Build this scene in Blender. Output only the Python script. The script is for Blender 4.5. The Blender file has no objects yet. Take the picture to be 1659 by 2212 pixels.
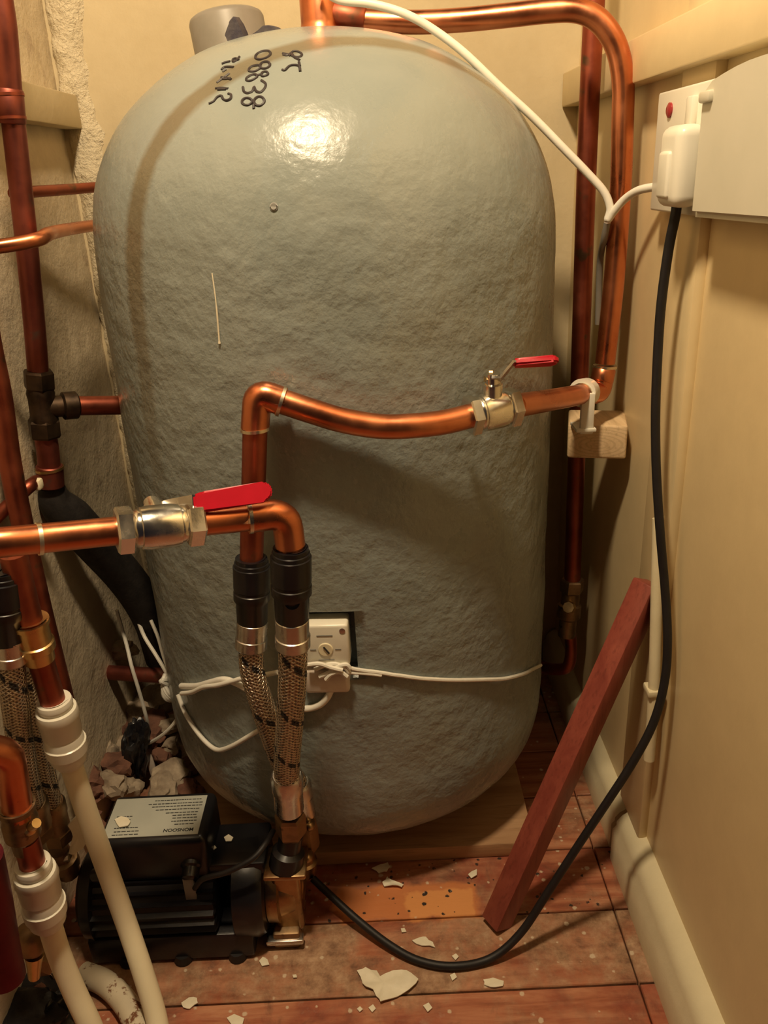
import bpy, bmesh, math, random
from mathutils import Vector, Matrix, noise
random.seed(7)
S = bpy.context.scene
COL = S.collection
V = Vector

# ------------------------------------------------------------------ camera, light, exposure
CAMH = 0.80                       # camera height over the floor boards
PITCH, ROLL, FPX, W, H = math.radians(22.8), math.radians(2.8), 1750.0, 1659.0, 2212.0
fwd = V((0, math.cos(PITCH), -math.sin(PITCH)))
_r = V((1, 0, 0)); _u = _r.cross(fwd)
RT = math.cos(ROLL)*_r - math.sin(ROLL)*_u
UP = math.sin(ROLL)*_r + math.cos(ROLL)*_u
cam = bpy.data.cameras.new('camera'); camo = bpy.data.objects.new('camera', cam); COL.objects.link(camo)
m = Matrix((RT, UP, -fwd)).transposed().to_4x4(); m.translation = V((0, 0, CAMH)); camo.matrix_world = m
cam.sensor_fit = 'VERTICAL'; cam.sensor_height = 24.0; cam.lens = FPX/H*24.0
cam.clip_start = 0.02
S.camera = camo

BULB = V((-0.09, 0.39, CAMH+0.74))
ld = bpy.data.lights.new('ceiling_bulb', 'POINT'); lo = bpy.data.objects.new('ceiling_bulb', ld); COL.objects.link(lo)
lo.location = BULB; ld.energy = 48; ld.color = (1.0, 0.77, 0.49); ld.shadow_soft_size = 0.05
wd = bpy.data.worlds.new('world'); S.world = wd; wd.use_nodes = True
wd.node_tree.nodes['Background'].inputs[0].default_value = (0.75, 0.66, 0.80, 1)
wd.node_tree.nodes['Background'].inputs[1].default_value = 0.015
S.view_settings.view_transform = 'Standard'; S.view_settings.look = 'None'
S.view_settings.gamma = 1.0; S.view_settings.use_curve_mapping = False
S.view_settings.exposure = 0.0

# ------------------------------------------------------------------ measuring helpers (sight line of the photo met with a known plane)
def ray(x, y): return fwd + (x-W/2)/FPX*RT - (y-H/2)/FPX*UP
def U(x, y, Y):
    d = ray(x, y); p = d*(Y/d.y); p.z += CAMH; return p
def UZ(x, y, z):
    d = ray(x, y); p = d*((z-CAMH)/d.z); p.z += CAMH; return p
def UX(x, y, X):
    d = ray(x, y); p = d*(X/d.x); p.z += CAMH; return p
def P(lst): return [U(*a) for a in lst]

# ------------------------------------------------------------------ materials
MATS = {}
class NT:
    def __init__(s, name):
        s.m = bpy.data.materials.new(name); s.m.use_nodes = True
        s.t = s.m.node_tree; s.b = s.t.nodes['Principled BSDF']; MATS[name] = s.m
        s.tc = s.t.nodes.new('ShaderNodeTexCoord')
    def n(s, typ, ins=None, **kw):
        q = s.t.nodes.new(typ)
        for k, v in kw.items(): setattr(q, k, v)
        for k, v in (ins or {}).items(): s.set(q.inputs[k], v)
        return q
    def set(s, sock, v):
        if isinstance(v, bpy.types.NodeSocket): s.t.links.new(v, sock)
        else: sock.default_value = v
    def noise(s, scale, detail=4, rough=.55, vec=None, dist=0):
        return s.n('ShaderNodeTexNoise', {'Vector': vec or s.tc.outputs['Object'], 'Scale': scale, 'Detail': detail, 'Roughness': rough, 'Distortion': dist}).outputs['Fac']
    def ramp(s, fac, stops):
        q = s.n('ShaderNodeValToRGB', {'Fac': fac}); e = q.color_ramp.elements
        while len(e) < len(stops): e.new(.5)
        for el, (p, c) in zip(e, stops): el.position = p; el.color = (*c, 1) if len(c) == 3 else c
        return q.outputs['Color']
    def mix(s, f, a, b):
        q = s.n('ShaderNodeMix', data_type='RGBA'); s.set(q.inputs[0], f)
        s.set(q.inputs[6], a if isinstance(a, bpy.types.NodeSocket) else (*a, 1)); s.set(q.inputs[7], b if isinstance(b, bpy.types.NodeSocket) else (*b, 1))
        return q.outputs[2]
    def math(s, op, a, b=0.0, c=0.0):
        q = s.n('ShaderNodeMath', operation=op); s.set(q.inputs[0], a); s.set(q.inputs[1], b)
        if op in ('SMOOTHSTEP', 'MULTIPLY_ADD'): s.set(q.inputs[2], c)
        return q.outputs[0]
    def mr(s, v, a, b, c=0.0, d=1.0):
        return s.n('ShaderNodeMapRange', {0: v, 1: a, 2: b, 3: c, 4: d}).outputs[0]
    def sep(s, vec=None):
        q = s.n('ShaderNodeSeparateXYZ', {0: vec or s.tc.outputs['Object']}); return q.outputs
    def bump(s, h, strength=.4, dist=.002):
        q = s.n('ShaderNodeBump', {'Height': h, 'Strength': strength, 'Distance': dist}); s.set(s.b.inputs['Normal'], q.outputs[0])
    def fin(s, col=None, rough=None, metal=None, spec=None):
        for k, v in (('Base Color', col), ('Roughness', rough), ('Metallic', metal), ('Specular IOR Level', spec)):
            if v is not None: s.set(s.b.inputs[k], (*v, 1) if isinstance(v, tuple) and len(v) == 3 else v)
        return s.m

def metal_mat(name, c1, c2, r1, r2, scale=30, metal=1.0, spots=None):
    q = NT(name); f = q.noise(scale, 5, .6)
    c = q.ramp(f, [(.35, c1), (.65, c2)])
    if spots: c = q.mix(q.mr(q.noise(scale*1.7, 3), .62, .72), c, spots)
    q.bump(q.noise(scale*4, 3), .08, .0006)
    return q.fin(c, q.mr(f, .3, .7, r1, r2), metal)
def plain_mat(name, c1, c2, rough, scale=25, bump=.05, spec=.5):
    q = NT(name); f = q.noise(scale, 5, .6)
    q.bump(q.noise(scale*5, 4), bump, .001)
    return q.fin(q.ramp(f, [(.3, c1), (.7, c2)]), rough, None, spec)

metal_mat('copper_bright', (.58, .185, .085), (.72, .27, .13), .24, .40, 24)
metal_mat('copper_aged', (.27, .070, .045), (.40, .115, .065), .36, .55, 22, spots=(.16, .10, .06))
metal_mat('copper_dull', (.22, .065, .05), (.32, .095, .065), .42, .6, 20, spots=(.20, .12, .09))
metal_mat('solder', (.68, .58, .42), (.85, .76, .58), .22, .4, 40)
metal_mat('brass', (.62, .40, .17), (.78, .54, .25), .22, .42, 35)
metal_mat('brass_aged', (.22, .15, .09), (.40, .27, .15), .38, .6, 40, spots=(.10, .07, .05))
metal_mat('brass_dark', (.060, .045, .035), (.13, .085, .055), .4, .6, 40, spots=(.05, .04, .035))
metal_mat('brass_worn', (.30, .19, .10), (.48, .33, .17), .26, .46, 40, spots=(.14, .09, .06))
metal_mat('copper_purple', (.10, .016, .024), (.17, .030, .036), .45, .6, 25)
metal_mat('nickel', (.66, .63, .56), (.82, .79, .72), .16, .32, 45)
metal_mat('steel', (.52, .50, .47), (.70, .68, .64), .2, .35, 45)
plain_mat('black_plastic', (.006, .006, .008), (.011, .010, .012), .32, 40)
plain_mat('black_paint', (.006, .006, .009), (.012, .011, .014), .38, 60, .12)
plain_mat('black_rubber', (.007, .006, .007), (.013, .011, .012), .55, 60, .1)
plain_mat('black_lagging', (.012, .010, .010), (.028, .024, .022), .7, 70, .4, .3)
plain_mat('white_plastic', (.74, .72, .62), (.80, .78, .68), .3, 20, .02)
plain_mat('cream_plastic', (.78, .71, .50), (.84, .77, .56), .45, 20, .03)
plain_mat('enclosure_plastic', (.60, .58, .47), (.66, .63, .52), .42, 12, .03)
plain_mat('grey_plastic', (.20, .20, .19), (.25, .25, .23), .5, 30, .1)
plain_mat('grey_pipe', (.20, .185, .155), (.25, .23, .20), .45, 30, .05)
plain_mat('white_flex', (.72, .70, .62), (.82, .80, .72), .42, 40, .05)
plain_mat('red_grip', (.46, .004, .018), (.54, .006, .024), .36, 50, .05)
plain_mat('red_neon', (.28, .02, .03), (.38, .03, .03), .2, 50, .0)
plain_mat('marker_ink', (.02, .016, .02), (.035, .028, .03), .55, 80, .0)
plain_mat('torn_foam', (.03, .028, .05), (.10, .09, .09), .8, 60, .6, .2)
plain_mat('label_grey', (.40, .42, .38), (.46, .48, .43), .42, 18, .02)
plain_mat('label_ink', (.02, .02, .02), (.03, .03, .03), .6, 50, .0)
plain_mat('paint_flake', (.72, .66, .50), (.82, .77, .62), .55, 60, .15)
plain_mat('plaster_chunk', (.22, .165, .115), (.52, .43, .32), .85, 40, .7, .2)
plain_mat('brick_chunk', (.11, .055, .04), (.24, .115, .075), .9, 45, .7, .2)
plain_mat('dark_bag', (.008, .008, .011), (.02, .019, .02), .3, 40, .5)
plain_mat('clear_white', (.60, .52, .45), (.74, .67, .58), .4, 40, .1)

def foam():
    q = NT('tank_foam')
    o = q.tc.outputs['Object']; s = q.sep(o)
    low = q.mr(s[2], .86, .70)                      # the sides are rougher than the dome
    big = q.noise(24, 3, .5); mid = q.noise(70, 4, .55); fine = q.noise(240, 3)
    h = q.math('ADD', q.math('MULTIPLY', big, .9), q.math('ADD', q.math('MULTIPLY', mid, .55), q.math('MULTIPLY', fine, .07)))
    st = q.mr(low, 0, 1, .10, .62)
    bq = q.n('ShaderNodeBump', {'Height': h, 'Strength': st, 'Distance': .006}); q.set(q.b.inputs['Normal'], bq.outputs[0])
    col = q.ramp(q.noise(9, 4), [(.3, (.225, .258, .245)), (.7, (.256, .284, .268))])
    # brown unpainted mould line over the dome: a tilted plane cut
    seam = q.math('ABSOLUTE', q.math('ADD', q.math('ADD', q.math('MULTIPLY', s[0], SEAM[0]), q.math('MULTIPLY', s[1], SEAM[1])), q.math('MULTIPLY_ADD', s[2], SEAM[2], SEAM[0]*TX+SEAM[1]*TY+SEAM[2]*.022-SEAM[3])))
    k = q.math('MULTIPLY', q.mr(q.math('ADD', seam, q.math('MULTIPLY', q.noise(30), .008)), .018, .011), q.mr(s[2], .42, .70, .0, .85))
    col = q.mix(k, col, (.150, .122, .070))
    # yellowish stains and a dark drip
    col = q.mix(q.mr(q.noise(5, 5, .6), .56, .75, 0, .35), col, (.27, .25, .16))
    return q.fin(col, q.mr(q.noise(18), .3, .7, .22, .36), None, .5)

def plaster(name, c1, c2, bumpy, sc=1.0, rough=.75, gap=None):
    q = NT(name)
    f = q.noise(5*sc, 6, .6); g = q.noise(38*sc, 6, .65); h = q.noise(130*sc, 4, .6)
    c = q.ramp(q.math('ADD', q.math('MULTIPLY', f, .6), q.math('MULTIPLY', g, .4)), [(.32, c1), (.62, c2)])
    if gap: c = q.mix(q.mr(q.noise(16, 5, .65), .60, .70, 0, .8), c, gap)
    q.bump(q.math('ADD', q.math('MULTIPLY', g, .8), q.math('MULTIPLY', h, .35)), bumpy, .012)
    return q.fin(c, rough, None, .25)
plaster('wall_cream', (.53, .44, .275), (.60, .51, .335), .10)
plaster('wall_rough', (.50, .42, .30), (.62, .53, .38), .28, 1.0, .85, (.40, .31, .22))
plaster('plaster_edge', (.58, .50, .35), (.74, .66, .48), .9, 1.3, .9)
plaster('wall_gloss', (.66, .53, .305), (.74, .60, .35), .035, .8, .38)
plaster('paint_trim', (.64, .57, .38), (.72, .65, .45), .05, 1.2, .32)

def wood(name, dark, light, axis, rough=.5, scale=1.0, spots=False, rings=False):
    q = NT(name)
    sc = [14*scale]*3; sc[axis] = 1.2*scale
    mp = q.n('ShaderNodeMapping', {'Vector': q.tc.outputs['Object'], 'Scale': V(sc)}).outputs[0]
    g = q.noise(3.0, 7, .62, vec=mp, dist=.6)
    c = q.ramp(g, [(.30, dark), (.68, light)])
    fine = q.noise(18, 4, .6, vec=mp)
    c = q.mix(q.mr(fine, .52, .72, 0, .5), c, tuple(x*.55 for x in dark))
    if rings:
        w = q.n('ShaderNodeTexWave', {'Vector': q.n('ShaderNodeMapping', {'Vector': q.tc.outputs['Object'], 'Location': V(rings), 'Scale': V((.55, 1, 1.3))}).outputs[0], 'Scale': 75.0, 'Distortion': 1.0, 'Detail': 2.0}, wave_type='RINGS', rings_direction='Y')
        c = q.mix(q.mr(w.outputs['Fac'], .55, .9, 0, .35), c, tuple(x*.7 for x in dark))
    q.bump(g, .25, .002)
    return q.fin(c, rough, None, .35)
wood('stained_batten', (.20, .040, .028), (.33, .085, .055), 2, .42)
wood('pine', (.62, .44, .24), (.78, .60, .38), 1, .55, 1.0, rings=(0, 0, -.022))
wood('base_wood', (.36, .20, .10), (.50, .31, .17), 0, .6)

def floor_mat():
    q = NT('floor_boards')
    o = q.tc.outputs['Object']; s = q.sep(o)
    mp = q.n('ShaderNodeMapping', {'Vector': o, 'Scale': V((1.6, 16, 16))}).outputs[0]
    g = q.noise(4.0, 8, .65, vec=mp, dist=.5)
    board = q.n('ShaderNodeTexWhiteNoise', {'Vector': q.n('ShaderNodeCombineXYZ', {0: q.math('FLOOR', q.math('DIVIDE', q.math('SUBTRACT', s[1], .59), .093)), 1: 1.0, 2: 2.0}).outputs[0]}).outputs['Value']
    c = q.ramp(q.math('ADD', q.math('MULTIPLY', g, .8), q.math('MULTIPLY', board, .12)), [(.24, (.10, .028, .018)), (.46, (.38, .135, .070)), (.70, (.60, .30, .165))])
    def band(y0, y1): return q.math('MULTIPLY', q.mr(s[1], y0, y0+.001), q.mr(s[1], y1, y1-.001))
    wb = q.math('ADD', q.math('MULTIPLY', band(.59, .683), .13), q.math('MULTIPLY', band(.776, 1.3), .06))
    worn = q.mr(q.math('ADD', q.noise(8, 7, .7, dist=.3), wb), .50, .66, 0, .88)         # varnish worn to grey-brown wood
    c = q.mix(worn, c, q.ramp(q.noise(45, 6, .72), [(.33, (.15, .085, .05)), (.5, (.34, .21, .125)), (.68, (.52, .36, .23))]))
    rb = q.math('ADD', q.math('MULTIPLY', band(0, .59), .06), q.math('MULTIPLY', band(.683, .776), .10))
    red = q.mr(q.math('ADD', q.noise(7, 5, .6), rb), .54, .68, 0, .85)
    c = q.mix(red, c, q.ramp(q.noise(30, 5, .7), [(.35, (.16, .030, .022)), (.65, (.36, .085, .045))]))
    c = q.mix(q.mr(q.noise(11, 7, .72, dist=.6), .54, .68, 0, .65), c, (.085, .045, .032))
    # bare orange patch on one board, speckled black
    nx = q.math('ADD', s[0], q.math('MULTIPLY', q.math('SUBTRACT', q.noise(22, 4), .5), .05)); ny = q.math('ADD', s[1], q.math('MULTIPLY', q.math('SUBTRACT', q.noise(25, 4), .5), .03))
    def box(x0, x1, y0, y1, e=.006):
        a = q.math('MULTIPLY', q.mr(nx, x0, x0+e), q.mr(nx, x1, x1-e)); b = q.math('MULTIPLY', q.mr(ny, y0, y0+e), q.mr(ny, y1, y1-e)); return q.math('MULTIPLY', a, b)
    c = q.mix(q.math('MULTIPLY', box(-.08, .09, .678, .735), .9), c, (.58, .21, .075))
    c = q.mix(q.math('MULTIPLY', box(.005, .083, .680, .724, .004), .85), c, (.72, .32, .11))
    bl = q.n('ShaderNodeTexVoronoi', {'Vector': o, 'Scale': 75.0}).outputs['Distance']
    c = q.mix(q.math('MULTIPLY', q.mr(q.math('ADD', bl, q.math('MULTIPLY', q.noise(60, 5, .7), .9)), .60, .54), band(.683, .776)), c, (.035, .025, .022))
    # pale paint drips and plaster dust
    vs = q.n('ShaderNodeTexVoronoi', {'Vector': o, 'Scale': 60.0}).outputs['Distance']
    c = q.mix(q.mr(q.math('ADD', vs, q.math('MULTIPLY', q.noise(26, 6, .7), .8)), .535, .47, 0, .75), c, (.66, .55, .40))
    c = q.mix(q.mr(q.noise(14, 6, .7), .62, .74, 0, .45), c, (.50, .40, .28))
    q.bump(q.math('ADD', g, q.math('MULTIPLY', q.noise(90, 4), .4)), .35, .002)
    return q.fin(c, q.mr(g, .3, .7, .34, .62), None, .4)
floor_mat()

def braid():
    q = NT('braided_steel'); uv = q.sep(q.tc.outputs['UV'])
    a = q.math('SINE', q.math('ADD', q.math('MULTIPLY', uv[0], 2*math.pi*14), q.math('MULTIPLY', uv[1], 2*math.pi*260)))
    b = q.math('SINE', q.math('SUBTRACT', q.math('MULTIPLY', uv[0], 2*math.pi*14), q.math('MULTIPLY', uv[1], 2*math.pi*260)))
    h = q.math('MAXIMUM', a, b)
    c = q.mix(q.mr(h, -.3, .8), (.20, .15, .11), (.62, .52, .40))
    # black tracer threads spiralling round
    t = q.math('FRACT', q.math('ADD', uv[0], q.math('MULTIPLY', uv[1], 16.0)))
    t2 = q.math('FRACT', q.math('ADD', q.math('MULTIPLY', uv[0], 7.0), .3))
    k = q.math('MULTIPLY', q.mr(q.math('ABSOLUTE', q.math('SUBTRACT', t, .5)), .07, .045), q.mr(q.math('ABSOLUTE', q.math('SUBTRACT', t2, .5)), .38, .34))
    c = q.mix(k, c, (.012, .010, .010))
    q.bump(h, .7, .0012)
    return q.fin(c, .34, q.math('SUBTRACT', .9, k))
braid()
def rusty():
    q = NT('cream_pipe_rusty')
    c = q.ramp(q.noise(20, 4), [(.3, (.60, .52, .38)), (.7, (.70, .62, .46))])
    c = q.mix(q.mr(q.noise(34, 5, .7), .53, .57), c, (.20, .085, .04))
    q.bump(q.noise(60), .3, .002)
    return q.fin(c, .5)
rusty()

# ------------------------------------------------------------------ mesh helpers
def rings(bm, pts, rad, seg=20, caps=True, uv=True):
    """sweep circles of radius rad[i] along pts; returns faces"""
    n = len(pts); rad = rad if isinstance(rad, (list, tuple)) else [rad]*n
    tang = []
    for i in range(n):
        a = pts[max(i-1, 0)]; b = pts[min(i+1, n-1)]; t = (b-a)
        if t.length < 1e-9: t = tang[-1] if tang else V((0, 0, 1))
        tang.append(t.normalized())
    ref = V((0, 0, 1)) if abs(tang[0].z) < .9 else V((0, 1, 0))
    nx = tang[0].cross(ref).normalized(); vs = []; L = 0; ln = []
    for i in range(n):
        nx = (nx - tang[i]*nx.dot(tang[i])).normalized(); ny = tang[i].cross(nx)
        if i: L += (pts[i]-pts[i-1]).length
        ln.append(L)
        vs.append([bm.verts.new(pts[i] + (nx*math.cos(2*math.pi*k/seg) + ny*math.sin(2*math.pi*k/seg))*rad[i]) for k in range(seg)])
    lay = bm.loops.layers.uv.verify()
    for i in range(n-1):
        for k in range(seg):
            f = bm.faces.new((vs[i][k], vs[i][(k+1) % seg], vs[i+1][(k+1) % seg], vs[i+1][k]))
            for lp, uvv in zip(f.loops, ((k/seg, ln[i]), ((k+1)/seg, ln[i]), ((k+1)/seg, ln[i+1]), (k/seg, ln[i+1]))): lp[lay].uv = uvv
    if caps:
        bm.faces.new(list(reversed(vs[0]))); bm.faces.new(vs[-1])
    return vs
def spline(pts, sub=8):
    out = []; n = len(pts)
    for i in range(n-1):
        p0 = pts[i-1] if i else pts[0]*2-pts[1]; p1 = pts[i]; p2 = pts[i+1]; p3 = pts[i+2] if i+2 < n else pts[-1]*2-pts[-2]
        for s in range(sub):
            t = s/sub
            out.append(.5*((2*p1) + (p2-p0)*t + (2*p0-5*p1+4*p2-p3)*t*t + (3*p1-p0-3*p2+p3)*t**3))
    out.append(pts[-1].copy()); return out
def fillet(pts, rad, sub=7):
    """polyline with rounded corners"""
    out = [pts[0]]
    for i in range(1, len(pts)-1):
        a, b, c = pts[i-1], pts[i], pts[i+1]; d1 = (a-b); d2 = (c-b)
        r = min(rad, d1.length*.49, d2.length*.49); s = b+d1.normalized()*r; e = b+d2.normalized()*r
        for k in range(sub+1):
            t = k/sub; out.append(s*(1-t)**2 + b*2*t*(1-t) + e*t*t)
    out.append(pts[-1]); return out
def tube(pts, r, seg=18, sub=8, bm=None, caps=True):
    bm = bm or bmesh.new(); rings(bm, spline(pts, sub) if sub else pts, r, seg, caps); return bm
def turned(p0, p1, prof, seg=24, bm=None):
    """prof: list of (t along p0->p1 in metres or fraction, radius)"""
    bm = bm or bmesh.new(); d = (p1-p0).normalized()
    rings(bm, [p0+d*t for t, r in prof], [max(r, 1e-5) for t, r in prof], seg); return bm
def box(c, size, ax=None, bev=0.0, bm=None, seg=2):
    bm = bm or bmesh.new(); ax = ax or (V((1, 0, 0)), V((0, 1, 0)), V((0, 0, 1)))
    M = Matrix((ax[0]*size[0], ax[1]*size[1], ax[2]*size[2])).transposed().to_4x4(); M.translation = c
    r = bmesh.ops.create_cube(bm, size=1.0, matrix=M)
    if bev:
        es = list({e for v in r['verts'] for e in v.link_edges})
        bmesh.ops.bevel(bm, geom=es, offset=bev, segments=seg, affect='EDGES', profile=.5)
    return bm
def prism(poly, thick, bm=None):
    bm = bm or bmesh.new(); a = [bm.verts.new(p) for p in poly]; b = [bm.verts.new(p+thick) for p in poly]; n = len(a)
    bm.faces.new(a); bm.faces.new(list(reversed(b)))
    for i in range(n): bm.faces.new((a[(i+1) % n], a[i], b[i], b[(i+1) % n]))
    return bm
def blob(c, size, seed, amp=.3, sub=3, freq=1.6, flat=False, ax=None):
    bm = bmesh.new(); bmesh.ops.create_icosphere(bm, subdivisions=sub, radius=1.0)
    ax = ax or (V((1, 0, 0)), V((0, 1, 0)), V((0, 0, 1)))
    for v in bm.verts:
        p = v.co.copy(); q = p*freq+V((seed*3.1, seed*1.7, seed*.9))
        k = 1+amp*(noise.noise(q)+.5*noise.noise(q*2.3))
        p = V([math.copysign(abs(a)**.75, a) for a in p])*k
        v.co = c+ax[0]*p.x*size[0]+ax[1]*p.y*size[1]+ax[2]*p.z*size[2]
    return bm
def join(bm, other):
    me = bpy.data.meshes.new('t'); other.to_mesh(me); other.free(); bm.from_mesh(me); bpy.data.meshes.remove(me); return bm
def obj(name, bm, mat, parent=None, sharp=40, origin=None):
    bmesh.ops.recalc_face_normals(bm, faces=bm.faces)
    for f in bm.faces: f.smooth = True
    for e in bm.edges:
        if len(e.link_faces) == 2 and e.calc_face_angle(0) > math.radians(sharp): e.smooth = False
    off = V((0, 0, 0)); p = parent
    if parent is not None:
        while p.parent: p = p.parent
        off = V(p['_o']) if '_o' in p else p.location.copy()
    elif origin is not None: off = origin
    for v in bm.verts: v.co -= off
    me = bpy.data.meshes.new(name); bm.to_mesh(me); bm.free()
    for mm in (mat if isinstance(mat, (list, tuple)) else [mat]): me.materials.append(MATS[mm])
    o = bpy.data.objects.new(name, me); COL.objects.link(o)
    if parent is not None: o.parent = parent
    else: o.location = off
    return o
def tag(o, label, cat, group=None, kind=None):
    o['label'] = label; o['category'] = cat
    if group: o['group'] = group
    if kind: o['kind'] = kind
    return o
def thing(name, label, cat, loc, group=None):
    o = bpy.data.objects.new(name, None); COL.objects.link(o); o.location = loc; o.empty_display_size = .02
    return tag(o, label, cat, group)
def struct(name, bm, mat, label, cat, parent=None):
    o = obj(name, bm, mat, parent)
    o['kind'] = 'structure'; o['label'] = label; o['category'] = cat; return o
def single(name, bm, mat, label, cat, group=None, sharp=40):
    bm.verts.ensure_lookup_table(); xs = [v.co for v in bm.verts]
    c = V((sum(p.x for p in xs)/len(xs), sum(p.y for p in xs)/len(xs), min(p.z for p in xs)))
    return tag(obj(name, bm, mat, None, sharp, c), label, cat, group)

# ------------------------------------------------------------------ the tank's shape (needed for things lying on it)
TX, TY = -.0474, .952
TPROF = [(.0005, .934), (.04, .933), (.09, .924), (.13, .910), (.172, .884), (.207, .852), (.233, .809), (.246, .762), (.25, .700), (.25, .60), (.25, .50), (.25, .40), (.25, .30), (.25, .22), (.25, .165), (.246, .128), (.236, .101), (.219, .082), (.195, .068), (.17, .062)]
TFINE = [(p.x, p.z) for p in spline([V((r, 0, z)) for r, z in TPROF], 5)]
def trad(z):
    for (r0, z0), (r1, z1) in zip(TFINE, TFINE[1:]):
        if z1 <= z <= z0: return r0+(r1-r0)*(z0-z)/(z0-z1)
    return 0.0
def onT(x, y, off=0.0):
    """where the sight line meets the tank's foam, lifted by off"""
    d = ray(x, y).normalized(); t = .35
    while t < 1.4:
        p = d*t+V((0, 0, CAMH))
        if p.z < .9335 and math.hypot(p.x-TX, p.y-TY) < trad(p.z)+off: return p
        t += .0008
    return U(x, y, TY)
_sp = [onT(300, 690), onT(292, 450), onT(350, 285), onT(450, 195), onT(600, 118), onT(720, 96), onT(850, 90)]
# least-squares vertical-ish plane a*x + y + c*z = d through the mould line
def plane_fit(ps):
    import numpy as np
    A = np.array([[p.x, p.z, 1.0] for p in ps]); b = np.array([p.y for p in ps])
    s = np.linalg.lstsq(A, b, rcond=None)[0]; n = V((-s[0], 1.0, -s[1])); L = n.length
    return (n.x/L, n.y/L, n.z/L, float(s[2])/L)
SEAM = plane_fit(_sp)
foam()

# ------------------------------------------------------------------ the cupboard
XR, XL, YB, HC = .286, -.398, 1.207, 1.40
bm = bmesh.new()
edges = [.125, .218, .311, .404, .497, .59, .683, .776, .869, .962, 1.055, 1.148, 1.215]
for y0, y1 in zip(edges, edges[1:]):
    for x0, x1 in ((-.46, .243), (.2445, .30)):
        box(V(((x0+x1)/2, (y0+y1)/2, -.011)), (x1-x0, y1-y0-.0022, .022), None, .0012, bm, 1)
box(V((-.08, .40, -.03)), (1.0, 1.65, .014), None, 0, bm)
struct('floor', bm, 'floor_boards', 'worn red brown varnished floorboards with paint specks and a bare orange patch', 'floor')
struct('wall_back', box(V(((XL+XR)/2, YB+.03, HC/2)), (XR-XL+.5, .06, HC)), 'wall_cream', 'cream painted back wall behind the tank', 'wall')
struct('wall_right', box(V((XR+.03, .735, HC/2)), (.06, 1.07, HC)), 'wall_gloss', 'shiny cream painted wall on the right', 'wall')
# left wall: uneven old plaster
bm = bmesh.new(); ny, nz = 90, 90; g = []
for j in range(nz+1):
    row = []
    for i in range(ny+1):
        y = .22+i/ny*.99; z = j/nz*HC
        e = .0035*noise.noise(V((y*9, z*9, 3)))+.002*noise.noise(V((y*30, z*30, 1)))
        row.append(bm.verts.new((XL+e-.004, y, z)))
    g.append(row)
for j in range(nz):
    for i in range(ny): bm.faces.new((g[j][i], g[j][i+1], g[j+1][i+1], g[j+1][i]))
ext = bmesh.ops.extrude_face_region(bm, geom=bm.faces[:])
for v in [q for q in ext['geom'] if isinstance(q, bmesh.types.BMVert)]: v.co.x = XL-.06
struct('wall_left', bm, 'wall_rough', 'uneven tan plastered wall on the left behind the old pipes', 'wall')
# crumbling plaster fillet in the left corner
bm = bmesh.new(); N = 150; cs = 9; g = []
for j in range(N+1):
    z = .02+j/N*1.36; row = []
    w = .050+.018*noise.noise(V((0, z*7, 5)))+.010*noise.noise(V((2, z*40, 5)))+.012*max(0, (z-.85)*1.2)*(1 if z < 1.25 else 0)
    d = .014+.006*noise.noise(V((4, z*11, 9)))
    for k in range(cs+1):
        t = k/cs; x = XL-.003+t*w
        yy = YB+.002-d*math.sin(math.pi*min(1, t*1.05+.0))**.6 if 0 < t < 1 else YB+.004
        e = .0045*noise.noise(V((x*80, z*80, 2)))+.003*noise.noise(V((x*200, z*200, 7)))
        row.append(bm.verts.new((x+e*.4, yy+(e if 0 < t < 1 else 0), z)))
    g.append(row)
for j in range(N):
    for k in range(cs): bm.faces.new((g[j][k], g[j][k+1], g[j+1][k+1], g[j+1][k]))
struct('trim_1', bm, 'plaster_edge', 'strip of crumbling pale plaster down the left corner', 'plaster')
# skirting boards on the right wall
def skirting(y0, y1, x, h, bm=None):
    bm = bm or bmesh.new(); t = XR-x
    prof = [(0, 0), (t, 0), (t, h*.62), (t*.84, h*.70), (t*.84, h*.78), (t*.62, h*.90), (t*.30, h*.985), (0, h)]
    a = [bm.verts.new((XR+.002-p, y0, q)) for p, q in prof]; b = [bm.verts.new((XR+.002-p, y1, q)) for p, q in prof]; n = len(a)
    bm.faces.new(a); bm.faces.new(list(reversed(b)))
    for i in range(n): bm.faces.new((a[(i+1) % n], a[i], b[i], b[(i+1) % n]))
    return bm
struct('baseboard_right', skirting(.2, .758, .258, .075), 'paint_trim', 'glossy cream moulded skirting board along the right wall', 'skirting board')
struct('baseboard_back_right', skirting(.775, 1.2, .262, .062), 'paint_trim', 'short cream skirting board beside the tank on the right wall', 'skirting board')
# vertical trim board on the right wall; a separate pale strip stands for its lit edge
struct('trim_2', box(V((XR-.004, .752, .50)), (.012, .075, .86), None, .004), 'wall_gloss', 'upright cream painted board on the right wall beside the black cable', 'trim')
# shelf battens high on the side walls
single('shelf_batten', box(V((XR-.011, .86, CAMH+.088)), (.022, .69, .040), None, .002), 'wall_gloss', 'cream painted shelf batten on the right wall behind the copper pipes', 'batten', 'painted shelf battens')
single('shelf_batten', box(V((XL+.010, .88, CAMH+.090)), (.024, .645, .040), None, .002), 'wall_cream', 'cream painted shelf batten on the left wall behind the old pipe', 'batten', 'painted shelf battens')

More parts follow.
